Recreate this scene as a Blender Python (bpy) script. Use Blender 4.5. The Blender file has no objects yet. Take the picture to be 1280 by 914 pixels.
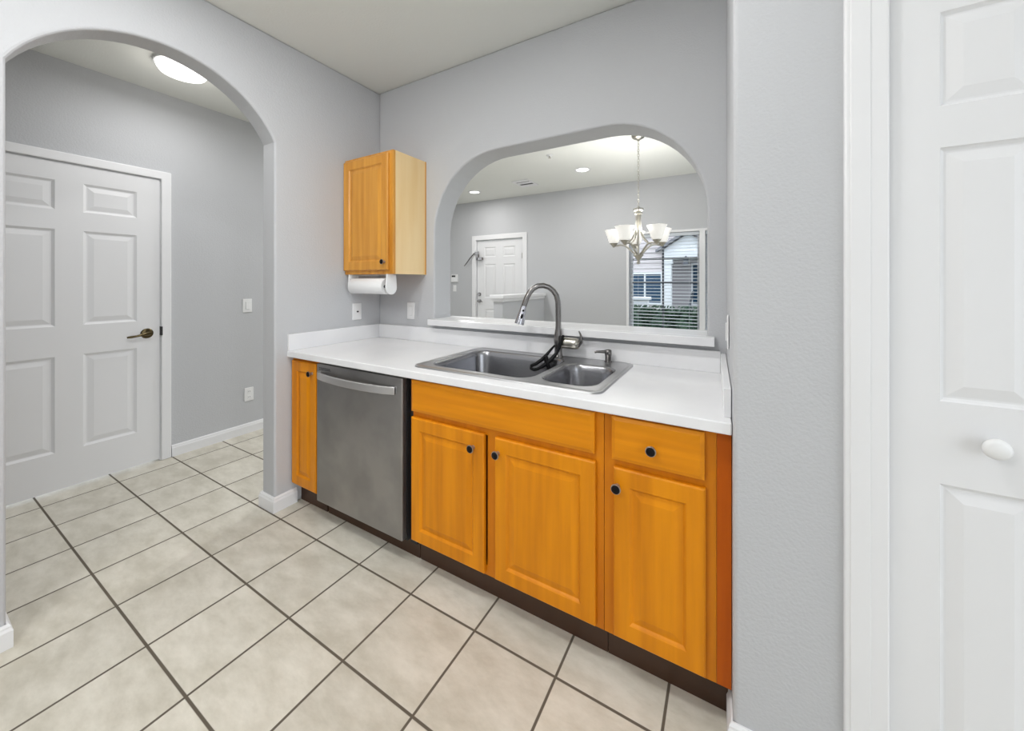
import bpy, bmesh, math, random
from mathutils import Vector, Matrix
from mathutils.geometry import tessellate_polygon
random.seed(7)
C = bpy.context.scene.collection
PI = math.pi

# ------------------------------------------------------------------ materials
def mat(name, col, rough=0.5, metal=0.0, spec=0.5, bump=None, noise=None, emit=None, coat=0.0, trans=0.0):
    m = bpy.data.materials.new(name); m.use_nodes = True
    nt = m.node_tree; b = nt.nodes['Principled BSDF']
    b.inputs['Base Color'].default_value = (*col, 1)
    b.inputs['Roughness'].default_value = rough
    b.inputs['Metallic'].default_value = metal
    b.inputs['Specular IOR Level'].default_value = spec
    b.inputs['Coat Weight'].default_value = coat
    b.inputs['Transmission Weight'].default_value = trans
    if emit:
        b.inputs['Emission Color'].default_value = (*emit[0], 1)
        b.inputs['Emission Strength'].default_value = emit[1]
    tc = nt.nodes.new('ShaderNodeTexCoord')
    if noise:                       # (scale xyz, other colour, contrast lo, hi, detail)
        sc, c2, lo, hi, det = noise
        mp = nt.nodes.new('ShaderNodeMapping'); mp.inputs['Scale'].default_value = sc
        nz = nt.nodes.new('ShaderNodeTexNoise'); nz.inputs['Scale'].default_value = 1; nz.inputs['Detail'].default_value = det
        rp = nt.nodes.new('ShaderNodeMapRange'); rp.inputs['From Min'].default_value = lo; rp.inputs['From Max'].default_value = hi
        mx = nt.nodes.new('ShaderNodeMix'); mx.data_type = 'RGBA'
        mx.inputs[6].default_value = (*col, 1); mx.inputs[7].default_value = (*c2, 1)
        nt.links.new(tc.outputs['Object'], mp.inputs['Vector']); nt.links.new(mp.outputs[0], nz.inputs['Vector'])
        nt.links.new(nz.outputs['Fac'], rp.inputs['Value']); nt.links.new(rp.outputs[0], mx.inputs[0])
        nt.links.new(mx.outputs[2], b.inputs['Base Color'])
    if bump:                        # (scale, strength, distance)
        nz = nt.nodes.new('ShaderNodeTexNoise'); nz.inputs['Scale'].default_value = bump[0]; nz.inputs['Detail'].default_value = 3
        bp = nt.nodes.new('ShaderNodeBump'); bp.inputs['Strength'].default_value = bump[1]; bp.inputs['Distance'].default_value = bump[2]
        nt.links.new(tc.outputs['Object'], nz.inputs['Vector']); nt.links.new(nz.outputs['Fac'], bp.inputs['Height'])
        nt.links.new(bp.outputs[0], b.inputs['Normal'])
    return m

M = {}
M['wall'] = mat('wall_paint', (0.53, 0.537, 0.553), 0.75, spec=0.25, bump=(120, 0.35, 0.004))
M['ceiling'] = mat('ceiling_paint', (0.80, 0.81, 0.775), 0.9, spec=0.1, bump=(90, 0.3, 0.004))
M['trim'] = mat('white_trim_paint', (0.80, 0.80, 0.81), 0.35)
M['door'] = mat('white_door_paint', (0.78, 0.78, 0.79), 0.38)
M['plate'] = mat('white_plastic', (0.82, 0.82, 0.82), 0.3)
M['plate_slot'] = mat('plastic_recess', (0.62, 0.62, 0.62), 0.4)
M['dark'] = mat('dark_recess', (0.02, 0.02, 0.022), 0.6)
M['quartz'] = mat('white_quartz', (0.84, 0.84, 0.85), 0.22, noise=((4, 4, 4), (0.79, 0.79, 0.81), 0.4, 0.7, 4))
WG = ((26, 26, 1.6), (0.60, 0.195, 0.003), 0.36, 0.72, 4)
WGH = ((1.6, 26, 26), (0.60, 0.195, 0.003), 0.36, 0.72, 4)
M['maple'] = mat('honey_maple_wood', (0.76, 0.272, 0.004), 0.38, spec=0.25, noise=WG)
M['maple_h'] = mat('honey_maple_wood_horizontal', (0.76, 0.272, 0.004), 0.38, spec=0.25, noise=WGH)
M['maple_frame'] = mat('honey_maple_frame', (0.68, 0.225, 0.004), 0.38, spec=0.25, noise=((26, 26, 1.6), (0.54, 0.155, 0.003), 0.36, 0.72, 4))
M['maple_filler'] = mat('shaded_maple_filler', (0.60, 0.125, 0.002), 0.42, spec=0.2, noise=((26, 26, 1.6), (0.48, 0.09, 0.002), 0.36, 0.72, 4))  # maple with shade and red reflected light put into its colour
M['maple_pale'] = mat('pale_maple_side', (0.88, 0.66, 0.36), 0.3, spec=0.5, noise=((10, 10, 1.2), (0.82, 0.57, 0.27), 0.4, 0.7, 3))  # pale veneer, lightened further for the light on this side
M['maple_up'] = mat('upper_maple_wood', (0.70, 0.33, 0.05), 0.3, spec=0.5, noise=((26, 26, 1.6), (0.54, 0.215, 0.022), 0.36, 0.72, 4))  # honey maple paled in colour for its glossy reflection
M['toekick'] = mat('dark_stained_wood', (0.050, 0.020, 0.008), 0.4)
M['knob'] = mat('black_knob', (0.006, 0.005, 0.006), 0.45, spec=0.15)
M['knob_rim'] = mat('pewter_rim', (0.42, 0.36, 0.33), 0.3, metal=0.9)
M['steel'] = mat('brushed_stainless', (0.39, 0.38, 0.375), 0.36, metal=0.9, noise=((5, 5, 5), (0.31, 0.305, 0.30), 0.4, 0.65, 3), bump=(300, 0.03, 0.001))
M['steel_handle'] = mat('satin_steel', (0.56, 0.55, 0.55), 0.4, metal=0.85)
M['sink'] = mat('sink_steel', (0.34, 0.34, 0.355), 0.25, metal=1.0)
M['rim'] = mat('lightened_sink_steel', (0.50, 0.50, 0.51), 0.33, metal=1.0)  # same steel as the bowls, lightened for reflection on the deck
M['nickel'] = mat('faucet_nickel', (0.23, 0.22, 0.215), 0.24, metal=1.0)
M['chrome'] = mat('spray_head_chrome', (0.52, 0.52, 0.56), 0.25, metal=1.0)
M['brushed'] = mat('brushed_nickel', (0.50, 0.48, 0.43), 0.28, metal=1.0)
M['black'] = mat('black_rubber', (0.005, 0.005, 0.006), 0.4, spec=0.2)
M['bronze'] = mat('antique_brass', (0.11, 0.085, 0.045), 0.25, metal=1.0)
M['paper'] = mat('paper_towel', (0.86, 0.86, 0.86), 0.95, bump=(160, 0.3, 0.002))
M['holder'] = mat('holder_plastic', (0.84, 0.84, 0.84), 0.35)
M['shade'] = mat('frosted_glass', (0.9, 0.89, 0.86), 0.4, emit=((1.0, 0.97, 0.90), 0.55))
M['lamp'] = mat('lamp_diffuser', (0.95, 0.95, 0.93), 0.5, emit=((1.0, 0.99, 0.95), 3.0))
M['bulb'] = mat('bulb_glass', (0.95, 0.95, 0.93), 0.5, emit=((1.0, 0.95, 0.85), 6.0))
M['blind'] = mat('blind_slat', (0.62, 0.66, 0.70), 0.5)
M['muntin'] = mat('window_muntin', (0.10, 0.11, 0.13), 0.5)
M['glass'] = mat('window_glass', (0.93, 0.97, 1.0), 0.0, trans=1.0)
M['glass'].node_tree.nodes['Principled BSDF'].inputs['IOR'].default_value = 1.08
M['siding'] = mat('lap_siding', (0.62, 0.57, 0.58), 0.8)
M['stucco'] = mat('porch_wall', (0.42, 0.41, 0.43), 0.8)
M['white_ext'] = mat('exterior_white', (0.75, 0.77, 0.80), 0.7)
M['darkglass'] = mat('dark_window_pane', (0.035, 0.075, 0.13), 0.15)
M['roof'] = mat('grey_shingles', (0.20, 0.20, 0.22), 0.9)
M['lawn'] = mat('lawn_grass', (0.06, 0.10, 0.05), 0.95, noise=((3, 3, 3), (0.03, 0.06, 0.03), 0.3, 0.7, 4))
M['leaf'] = mat('hedge_leaves', (0.018, 0.05, 0.03), 0.8, noise=((9, 9, 9), (0.06, 0.11, 0.06), 0.4, 0.7, 4))
M['concrete'] = mat('sidewalk_concrete', (0.5, 0.5, 0.5), 0.9)

def tile_material():
    m = bpy.data.materials.new('ceramic_floor_tile'); m.use_nodes = True
    nt = m.node_tree; L = nt.links.new; b = nt.nodes['Principled BSDF']
    tc = nt.nodes.new('ShaderNodeTexCoord'); sp = nt.nodes.new('ShaderNodeSeparateXYZ'); L(tc.outputs['Object'], sp.inputs[0])
    def mth(op, a, bb=None, c=None):
        n = nt.nodes.new('ShaderNodeMath'); n.operation = op
        for i, v in enumerate((a, bb, c)):
            if v is None: continue
            if isinstance(v, (int, float)): n.inputs[i].default_value = v
            else: L(v, n.inputs[i])
        return n.outputs[0]
    PX, PY, OX, OY, G = 0.3305, 0.3212, 0.066, -0.733, 0.0042
    def axis(o, off, pitch):
        u = mth('DIVIDE', mth('SUBTRACT', o, off), pitch)
        fl = mth('FLOOR', u); fr = mth('SUBTRACT', u, fl)
        d = mth('MULTIPLY', mth('MINIMUM', fr, mth('SUBTRACT', 1.0, fr)), pitch)
        return fl, d
    fx, dx = axis(sp.outputs[0], OX, PX); fy, dy = axis(sp.outputs[1], OY, PY)
    d = mth('MINIMUM', dx, dy)
    mr = nt.nodes.new('ShaderNodeMapRange'); mr.inputs['From Min'].default_value = G * 0.8; mr.inputs['From Max'].default_value = G * 1.25; L(d, mr.inputs['Value'])
    cb = nt.nodes.new('ShaderNodeCombineXYZ'); L(fx, cb.inputs[0]); L(fy, cb.inputs[1])
    wn = nt.nodes.new('ShaderNodeTexWhiteNoise'); wn.noise_dimensions = '3D'; L(cb.outputs[0], wn.inputs['Vector'])
    # mottling offset per tile so that no pattern runs across the joints
    vm = nt.nodes.new('ShaderNodeVectorMath'); vm.operation = 'MULTIPLY_ADD'
    L(wn.outputs['Color'], vm.inputs[0]); vm.inputs[1].default_value = (9, 9, 9); L(tc.outputs['Object'], vm.inputs[2])
    mp = nt.nodes.new('ShaderNodeMapping'); mp.inputs['Rotation'].default_value = (0, 0, 0.6); mp.inputs['Scale'].default_value = (5, 11, 5); L(vm.outputs[0], mp.inputs['Vector'])
    nz = nt.nodes.new('ShaderNodeTexNoise'); nz.inputs['Scale'].default_value = 1.0; nz.inputs['Detail'].default_value = 8; nz.inputs['Roughness'].default_value = 0.68
    L(mp.outputs[0], nz.inputs['Vector'])
    rp = nt.nodes.new('ShaderNodeMapRange'); rp.inputs['From Min'].default_value = 0.36; rp.inputs['From Max'].default_value = 0.66; L(nz.outputs['Fac'], rp.inputs['Value'])
    c1 = nt.nodes.new('ShaderNodeMix'); c1.data_type = 'RGBA'; c1.inputs[6].default_value = (0.545, 0.51, 0.425, 1); c1.inputs[7].default_value = (0.72, 0.685, 0.60, 1); L(rp.outputs[0], c1.inputs[0])
    hs = nt.nodes.new('ShaderNodeHueSaturation'); L(c1.outputs[2], hs.inputs['Color'])
    L(mth('MULTIPLY_ADD', wn.outputs['Value'], 0.08, 0.95), hs.inputs['Value'])
    c2 = nt.nodes.new('ShaderNodeMix'); c2.data_type = 'RGBA'; c2.inputs[6].default_value = (0.115, 0.095, 0.07, 1)
    L(hs.outputs[0], c2.inputs[7]); L(mr.outputs[0], c2.inputs[0]); L(c2.outputs[2], b.inputs['Base Color'])
    L(mth('MULTIPLY_ADD', mr.outputs[0], -0.45, 0.85), b.inputs['Roughness'])
    bp = nt.nodes.new('ShaderNodeBump'); bp.inputs['Distance'].default_value = 0.0015; bp.inputs['Strength'].default_value = 0.6
    L(mth('ADD', mr.outputs[0], mth('MULTIPLY', nz.outputs['Fac'], 0.12)), bp.inputs['Height']); L(bp.outputs[0], b.inputs['Normal'])
    return m
M['tile'] = tile_material()

# ------------------------------------------------------------------ mesh helpers
class MB:
    def __init__(s): s.v = []; s.f = []
    def add(s, vs, fs):
        n = len(s.v); s.v += [tuple(p) for p in vs]; s.f += [[i + n for i in f] for f in fs]; return s
    def box(s, x0, x1, y0, y1, z0, z1):
        return s.add([(x, y, z) for x in (x0, x1) for y in (y0, y1) for z in (z0, z1)],
                     [(0, 1, 3, 2), (4, 6, 7, 5), (0, 4, 5, 1), (2, 3, 7, 6), (0, 2, 6, 4), (1, 5, 7, 3)])
    def prism(s, loops, fn, t0, t1):
        """extrude a 2-D outline with holes; fn(u, v, t) -> xyz"""
        pts = [p for l in loops for p in l]
        tris = tessellate_polygon([[Vector((p[0], p[1], 0)) for p in l] for l in loops])
        n = len(pts)
        fs = [tuple(t) for t in tris] + [tuple(i + n for i in reversed(t)) for t in tris]
        o = 0
        for l in loops:
            k = len(l)
            for i in range(k):
                a, b2 = o + i, o + (i + 1) % k
                fs.append((a, b2, b2 + n, a + n))
            o += k
        return s.add([fn(p[0], p[1], t0) for p in pts] + [fn(p[0], p[1], t1) for p in pts], fs)
    def slab(s, polys, loops, fn, t0, t1):
        """like prism, but the two faces are given as clean n-gons"""
        for p in polys:
            n = len(p)
            s.add([fn(a[0], a[1], t0) for a in p], [tuple(range(n))]); s.add([fn(a[0], a[1], t1) for a in p], [tuple(reversed(range(n)))])
        for l in loops:
            n = len(l)
            s.add([fn(a[0], a[1], t0) for a in l] + [fn(a[0], a[1], t1) for a in l], [(i, (i + 1) % n, (i + 1) % n + n, i + n) for i in range(n)])
        return s
    def rings(s, rs, cap0=True, cap1=True, closed=False):
        n = len(rs[0]); vs = [p for r in rs for p in r]; fs = []
        for i in range(len(rs) - 1):
            for j in range(n):
                k = (j + 1) % n
                fs.append((i * n + j, i * n + k, (i + 1) * n + k, (i + 1) * n + j))
        if closed:
            i = len(rs) - 1
            for j in range(n):
                k = (j + 1) % n; fs.append((i * n + j, i * n + k, k, j))
        else:
            if cap0: fs.append(tuple(reversed(range(n))))
            if cap1: fs.append(tuple((len(rs) - 1) * n + j for j in range(n)))
        return s.add(vs, fs)
    def tube(s, pts, r, n=12, closed=False, flat=None):
        pts = [Vector(p) for p in pts]; rs = []; up = None
        for i, p in enumerate(pts):
            a = pts[i - 1] if (i > 0 or closed) else p
            b = pts[(i + 1) % len(pts)] if (i < len(pts) - 1 or closed) else p
            d = (b - a).normalized()
            if up is None:
                up = Vector((0, 0, 1)) if abs(d.z) < 0.9 else Vector((1, 0, 0))
            side = d.cross(up).normalized(); up = side.cross(d).normalized()
            rr = r[i] if isinstance(r, (list, tuple)) else r
            k = flat or 1.0
            rs.append([p + side * math.cos(2 * PI * j / n) * rr + up * math.sin(2 * PI * j / n) * rr * k for j in range(n)])
        return s.rings(rs, closed=closed)
    def lathe(s, prof, c, axis='Z', n=28, cap=True):
        """prof: (radius, height) pairs along the axis"""
        def P(r, h, a):
            u, v = math.cos(a) * r, math.sin(a) * r
            if axis == 'Z': q = (u, v, h)
            elif axis == 'Y': q = (u, h, v)
            else: q = (h, u, v)
            return (c[0] + q[0], c[1] + q[1], c[2] + q[2])
        return s.rings([[P(max(r, 1e-4), h, 2 * PI * j / n) for j in range(n)] for r, h in prof], cap, cap)
    def sphere(s, c, rx, ry=None, rz=None, n=20, k=12):
        ry = ry or rx; rz = rz or rx
        return s.rings([[(c[0] + rx * math.sin(t) * math.cos(2 * PI * j / n), c[1] + ry * math.sin(t) * math.sin(2 * PI * j / n), c[2] - rz * math.cos(t))
                         for j in range(n)] for t in [max(0.02, min(PI - 0.02, PI * i / k)) for i in range(k + 1)]])

WL = {}
def ob(name, mb, m, parent=None, bevel=0, smooth=0, seg=2, recalc=True, angle=40):
    base = WL.get(parent.name, Vector((0, 0, 0))) if parent else Vector((0, 0, 0))
    me = bpy.data.meshes.new(name)
    me.from_pydata([tuple(Vector(p) - base) for p in mb.v], [], mb.f)
    bm = bmesh.new(); bm.from_mesh(me)
    bmesh.ops.remove_doubles(bm, verts=bm.verts, dist=1e-5)
    bmesh.ops.dissolve_degenerate(bm, dist=1e-6, edges=bm.edges)
    if recalc: bmesh.ops.recalc_face_normals(bm, faces=bm.faces)
    if smooth:
        for f in bm.faces: f.smooth = True
        for e in bm.edges:
            if len(e.link_faces) == 2 and e.calc_face_angle(0) > math.radians(smooth): e.smooth = False
    bm.to_mesh(me); bm.free()
    me.materials.append(m if not isinstance(m, str) else M[m])
    o = bpy.data.objects.new(name, me); C.objects.link(o)
    if parent: o.parent = parent
    WL[o.name] = base.copy()
    if bevel:
        b = o.modifiers.new('bevel', 'BEVEL'); b.width = bevel; b.segments = seg; b.limit_method = 'ANGLE'; b.angle_limit = math.radians(angle)
        b.harden_normals = False
    return o
def empty(name, loc):
    o = bpy.data.objects.new(name, None); C.objects.link(o); o.location = loc; o.empty_display_size = 0.1
    WL[o.name] = Vector(loc); return o
def tag(o, label=None, cat=None, group=None, kind=None):
    if label: o['label'] = label
    if cat: o['category'] = cat
    if group: o['group'] = group
    if kind: o['kind'] = kind
    return o
def struct(o, label=None):
    o['kind'] = 'structure'
    if label: o['label'] = label
    return o
def copy_tree(o, parent=None):
    c = o.copy(); C.objects.link(c); c.parent = parent
    for ch in list(o.children): copy_tree(ch, c)
    return c

def panel_slab(mb, u, w, thick, panels, fn, prof, edge=(0.0, 0.0)):
    """a slab with raised panels. u,w: outer ranges; fn(u,w,d) with d outward; prof: rings (inset, depth)"""
    (u0, u1), (w0, w1) = u, w
    ei, ed = edge
    def q(a, b, c, d): n = len(mb.v); mb.v += [a, b, c, d]; mb.f.append([n, n + 1, n + 2, n + 3])
    def ringq(r0, d0, r1, d1):
        a = [(r0[0], r0[2]), (r0[1], r0[2]), (r0[1], r0[3]), (r0[0], r0[3])]
        b = [(r1[0], r1[2]), (r1[1], r1[2]), (r1[1], r1[3]), (r1[0], r1[3])]
        for i in range(4):
            j = (i + 1) % 4
            q(fn(*a[i], d0), fn(*a[j], d0), fn(*b[j], d1), fn(*b[i], d1))
    outer = (u0, u1, w0, w1)
    ringq(outer, -thick, outer, -ed)
    inner = (u0 + ei, u1 - ei, w0 + ei, w1 - ei)
    if ei: ringq(outer, -ed, inner, 0)
    q(fn(u0, w0, -thick), fn(u0, w1, -thick), fn(u1, w1, -thick), fn(u1, w0, -thick))
    us = sorted({inner[0], inner[1]} | {p[0] for p in panels} | {p[1] for p in panels})
    ws = sorted({inner[2], inner[3]} | {p[2] for p in panels} | {p[3] for p in panels})
    for i in range(len(us) - 1):
        for j in range(len(ws) - 1):
            cu, cw = (us[i] + us[i + 1]) / 2, (ws[j] + ws[j + 1]) / 2
            if any(p[0] < cu < p[1] and p[2] < cw < p[3] for p in panels): continue
            q(fn(us[i], ws[j], 0), fn(us[i + 1], ws[j], 0), fn(us[i + 1], ws[j + 1], 0), fn(us[i], ws[j + 1], 0))
    for p in panels:
        prev = p; pd = 0
        for ins, d in prof:
            cur = (p[0] + ins, p[1] - ins, p[2] + ins, p[3] - ins)
            ringq(prev, pd, cur, d); prev = cur; pd = d
        q(fn(prev[0], prev[2], pd), fn(prev[1], prev[2], pd), fn(prev[1], prev[3], pd), fn(prev[0], prev[3], pd))
    return mb
WOODP = [(0.004, -0.003), (0.009, -0.008), (0.013, -0.008), (0.037, -0.0015)]
DOORP = [(0.006, -0.004), (0.014, -0.009), (0.020, -0.009), (0.048, -0.002)]

# ------------------------------------------------------------------ setting
H = 2.72          # ceiling height
YB = 0.025        # kitchen face of the pass-through wall
XA = -0.03        # kitchen face of the arched wall
XH = -1.42        # hall wall face
YF = 3.44         # far wall of the dining room
yz = lambda x0: None
fX = lambda u, v, t: (t, u, v)     # outline in (y, z), extruded along x
fY = lambda u, v, t: (u, t, v)     # outline in (x, z), extruded along y
fZ = lambda u, v, t: (u, v, t)

struct(ob('floor', MB().box(-4.2, 4.8, -4.3, 3.6, -0.08, 0), 'tile'), 'beige ceramic tile floor with dark grout')
struct(ob('ceiling', MB().box(-4.2, 4.8, -4.3, 3.6, H, H + 0.08), 'ceiling'), 'flat white ceiling')

def arc(cx, cz, r, a0, a1, n):
    return [(cx + r * math.cos(math.radians(a0 + (a1 - a0) * i / n)), cz + r * math.sin(math.radians(a0 + (a1 - a0) * i / n))) for i in range(n + 1)]
# arched wall (left): opening y -1.632..-0.716, spring 2.12, crown 2.413
R = 0.507; cz = 2.413 - R; cy = -1.174; hw = 0.458
a = math.degrees(math.asin(min(1, (2.12 - cz) / R)))
archA = [(cy + hw, 0)] + arc(cy, cz, R, math.degrees(math.atan2(2.12 - cz, hw)), 180 - math.degrees(math.atan2(2.12 - cz, hw)), 28) + [(cy - hw, 0)]
outA = [(YB + 0.16, 0)] + archA + [(-3.4, 0), (-3.4, H), (YB + 0.16, H)]
struct(ob('wall_left', MB().slab([outA], [outA], fX, XA - 0.13, XA), 'wall', bevel=0.012, seg=3, angle=60), 'grey wall with a tall arched doorway')
# pass-through wall
x0, x1, zb, zt, r = 0.509, 2.134, 1.030, 2.124, 0.48
zc = 1.5
up = [(x1, zc)] + arc(x1 - r, zt - r, r, 0, 90, 14) + arc(x0 + r, zt - r, r, 90, 180, 14) + [(x0, zc)]
lo = [(x0, zc), (x0, zb), (x1, zb), (x1, zc)]
topP = up + [(XA, zc), (XA, H), (4.5, H), (4.5, zc)]
botP = lo + [(4.5, zc), (4.5, 0), (XA, 0), (XA, zc)]
struct(ob('wall_back', MB().slab([topP, botP], [up + lo[1:-1], [(XA, 0), (4.5, 0), (4.5, zc), (4.5, H), (XA, H), (XA, zc)]], fY, YB, YB + 0.175), 'wall', bevel=0.012, seg=3, angle=60), 'grey wall with a wide round-cornered pass-through')
# closet block on the right: its left side and its camera-facing front
struct(ob('wall_right', MB().prism([[(2.209, YB), (2.228, -0.665), (2.50, -0.665), (2.50, -0.56), (2.34, -0.56), (2.33, YB)]], fZ, 0, H), 'wall', bevel=0.012, seg=3, angle=60), 'textured grey wall beside the closet door')
struct(ob('wall_closet', MB().box(3.28, 4.5, -0.665, -0.56, 0, H).box(2.50, 3.28, -0.665, -0.56, 2.10, H), 'wall'), 'grey wall around the closet door')
# hall
struct(ob('wall_hall', MB().prism([[(-3.4, 0), (-1.625, 0), (-1.625, 2.085), (-0.795, 2.085), (-0.795, 0), (0.45, 0), (0.45, H), (-3.4, H)]], fX, XH - 0.12, XH), 'wall'), 'grey hall wall beyond the arch')
struct(ob('wall_hall_end', MB().box(XH, XA - 0.13, -3.4, -3.3, 0, H), 'wall'))
# dining room shell: far wall with door and twin window openings
WZ0, WZ1 = 0.62, 1.975
far = [(-4.1, 0), (-1.60, 0), (-1.60, 2.055), (-0.655, 2.055), (-0.655, 0), (4.5, 0), (4.5, H), (-4.1, H)]
struct(ob('wall_far', MB().prism([far, [(1.02, WZ0), (1.90, WZ0), (1.90, WZ1), (1.02, WZ1)], [(1.965, WZ0), (2.86, WZ0), (2.86, WZ1), (1.965, WZ1)]], fY, YF, YF + 0.14), 'wall'), 'grey dining room wall')
struct(ob('wall_dining_left', MB().box(-4.1, -4.0, 0.45, YF, 0, H), 'wall'))
struct(ob('wall_dining_right', MB().prism([[(YB, 0), (0.5, 0), (0.5, 2.2), (3.1, 2.2), (3.1, 0), (YF, 0), (YF, H), (YB, H)]], fX, 4.4, 4.5), 'wall'))

struct(ob('wall_behind_added', MB().box(-4.2, 4.8, -4.3, -4.2, 0, H), 'wall'), 'plain wall added behind the photographer to hold back light')  # unseen wall, added to cut the light coming from behind
# baseboards
def baseboard(name, pts, side):
    """profiled board along a polyline (x, y); side = +1 offsets to the left of travel"""
    prof = [(0, 0), (0.014, 0), (0.014, 0.062), (0.010, 0.072), (0.010, 0.078), (0.005, 0.086), (0, 0.086)]
    P = [Vector((p[0], p[1], 0)) for p in pts]; rs = []
    for i, p in enumerate(P):
        d0 = (P[i] - P[i - 1]).normalized() if i else None
        d1 = (P[i + 1] - P[i]).normalized() if i < len(P) - 1 else None
        n0 = Vector((-d0.y, d0.x, 0)) * side if d0 else None; n1 = Vector((-d1.y, d1.x, 0)) * side if d1 else None
        if n0 is None: n = n1
        elif n1 is None: n = n0
        else:
            n = (n0 + n1).normalized(); n = n / max(0.3, n.dot(n0))
        rs.append([p + n * q[0] + Vector((0, 0, q[1])) for q in prof])
    return struct(ob(name, MB().rings(rs), 'trim'), None)
baseboard('baseboard_left', [(XA, -0.592), (XA, -0.716), (XA - 0.13, -0.716), (XA - 0.13, 0.18)], 1)
baseboard('baseboard_left_near', [(XA, -3.4), (XA, -1.632), (XA - 0.13, -1.632), (XA - 0.13, -3.3)], -1)
baseboard('baseboard_hall', [(XH, -0.735), (XH, 0.45)], -1)
baseboard('baseboard_right', [(2.2255, -0.57), (2.228, -0.665), (2.462, -0.665)], -1)
baseboard('baseboard_far', [(-0.60, YF), (4.4, YF)], -1)

# ------------------------------------------------------------------ doors
# door_1 : hall door (faces +x)
d1 = struct(empty('door_1', (XH, -1.21, 0)), 'white six-panel interior door seen through the arch')
fD1 = lambda u, w, d: (XH + 0.002 + d, u, w)
sl = panel_slab(MB(), (-1.612, -0.803), (0.014, 2.072), 0.035,
   [(a0, a1, b0, b1) for a0, a1 in ((-1.555, -1.298), (-1.18, -0.925)) for b0, b1 in ((0.248, 0.850), (1.039, 1.650), (1.772, 1.958))], fD1, DOORP)
ob('door_slab', sl, 'door', d1)
cas = lambda y0, y1, zt, wd, t: [(y0 - wd, 0), (y0, 0), (y0, zt), (y1, zt), (y1, 0), (y1 + wd, 0), (y1 + wd, zt + wd), (y0 - wd, zt + wd)]
ob('casing', MB().prism([cas(-1.618, -0.797, 2.078, 0.058, 0)], fX, XH - 0.03, XH + 0.018), 'trim', d1, bevel=0.006, seg=2)
ob('jamb', MB().prism([cas(-1.6149, -0.8001, 2.075, 0.010, 0)], fX, XH - 0.115, XH - 0.004), 'trim', d1)
hd = ob('door_lever', MB().lathe([(0.001, 0.016), (0.028, 0.015), (0.039, 0.008), (0.040, 0.001), (0.001, -0.002)], (XH - 0.008, -0.872, 0.947), 'X', 24)
        .tube([(XH, -0.872, 0.947), (XH + 0.05, -0.872, 0.947)], 0.011)
        .tube([(XH + 0.048, -0.868, 0.949), (XH + 0.055, -0.90, 0.947), (XH + 0.05, -0.935, 0.938), (XH + 0.042, -0.965, 0.934), (XH + 0.038, -0.985, 0.932)], [0.013, 0.010, 0.007, 0.009, 0.006]), 'bronze', d1, smooth=50)
hd['label'] = 'antique brass lever handle with round rose'
lp = ob('latch_plate', MB().box(XH - 0.008, XH + 0.0215, -0.803, -0.790, 0.925, 0.990), 'dark', d1, bevel=0.003)

# door_2 : entry door in the far wall (faces -y)
d2 = struct(empty('door_2', (-1.13, YF, 0)), 'white six-panel entry door with deadbolt')
fD2 = lambda u, w, d: (u, YF + 0.018 - d, w)
sl = panel_slab(MB(), (-1.575, -0.68), (0.014, 2.03), 0.045,
   [(a0, a1, b0, b1) for a0, a1 in ((-1.43, -1.20), (-1.05, -0.82)) for b0, b1 in ((0.25, 0.86), (1.05, 1.63), (1.75, 1.92))], fD2, DOORP)
ob('door_slab', sl, 'door', d2)
ob('casing', MB().prism([cas(-1.59, -0.665, 2.045, 0.08, 0)], fY, YF - 0.02, YF + 0.02), 'trim', d2, bevel=0.006, seg=2)
ob('jamb', MB().prism([cas(-1.588, -0.667, 2.043, 0.010, 0)], fY, YF + 0.004, YF + 0.13), 'trim', d2)
dk = ob('deadbolt', MB().lathe([(0.001, -0.02), (0.026, -0.02), (0.032, -0.006), (0.032, 0.012), (0.001, 0.012)], (-1.530, YF + 0.006, 1.108), 'Y', 20), 'nickel', d2, smooth=50); dk['label'] = 'round metal deadbolt'
ob('door_knob', MB().lathe([(0.001, -0.01), (0.032, -0.008), (0.032, 0.012), (0.001, 0.012)], (-1.525, YF + 0.006, 0.992), 'Y', 20)
   .tube([(-1.525, YF, 0.992), (-1.525, YF - 0.045, 0.992)], 0.012).tube([(-1.53, YF - 0.045, 0.992), (-1.47, YF - 0.05, 0.990), (-1.43, YF - 0.045, 0.982)], [0.013, 0.009, 0.007]), 'nickel', d2, smooth=50)
dg = ob('swing_bar_lock', MB().box(-1.60, -1.52, YF - 0.035, YF - 0.02, 1.79, 1.85).box(-1.555, -1.525, YF - 0.05, YF + 0.0, 1.70, 1.80).box(-1.55, -1.44, YF - 0.05, YF + 0.0, 1.70, 1.745)
   .tube([(-1.60, YF - 0.045, 1.82), (-1.68, YF - 0.055, 1.74), (-1.76, YF - 0.065, 1.64), (-1.80, YF - 0.07, 1.60)], [0.010, 0.009, 0.009, 0.006]), 'nickel', d2, bevel=0.003)
dg['label'] = 'metal swing-bar door guard, bar swung open'
for z in (1.75, 1.05, 0.3):
    ob('hinge', MB().tube([(-0.672, YF - 0.006, z - 0.045), (-0.672, YF - 0.006, z + 0.045)], 0.008), 'brushed', d2)

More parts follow.
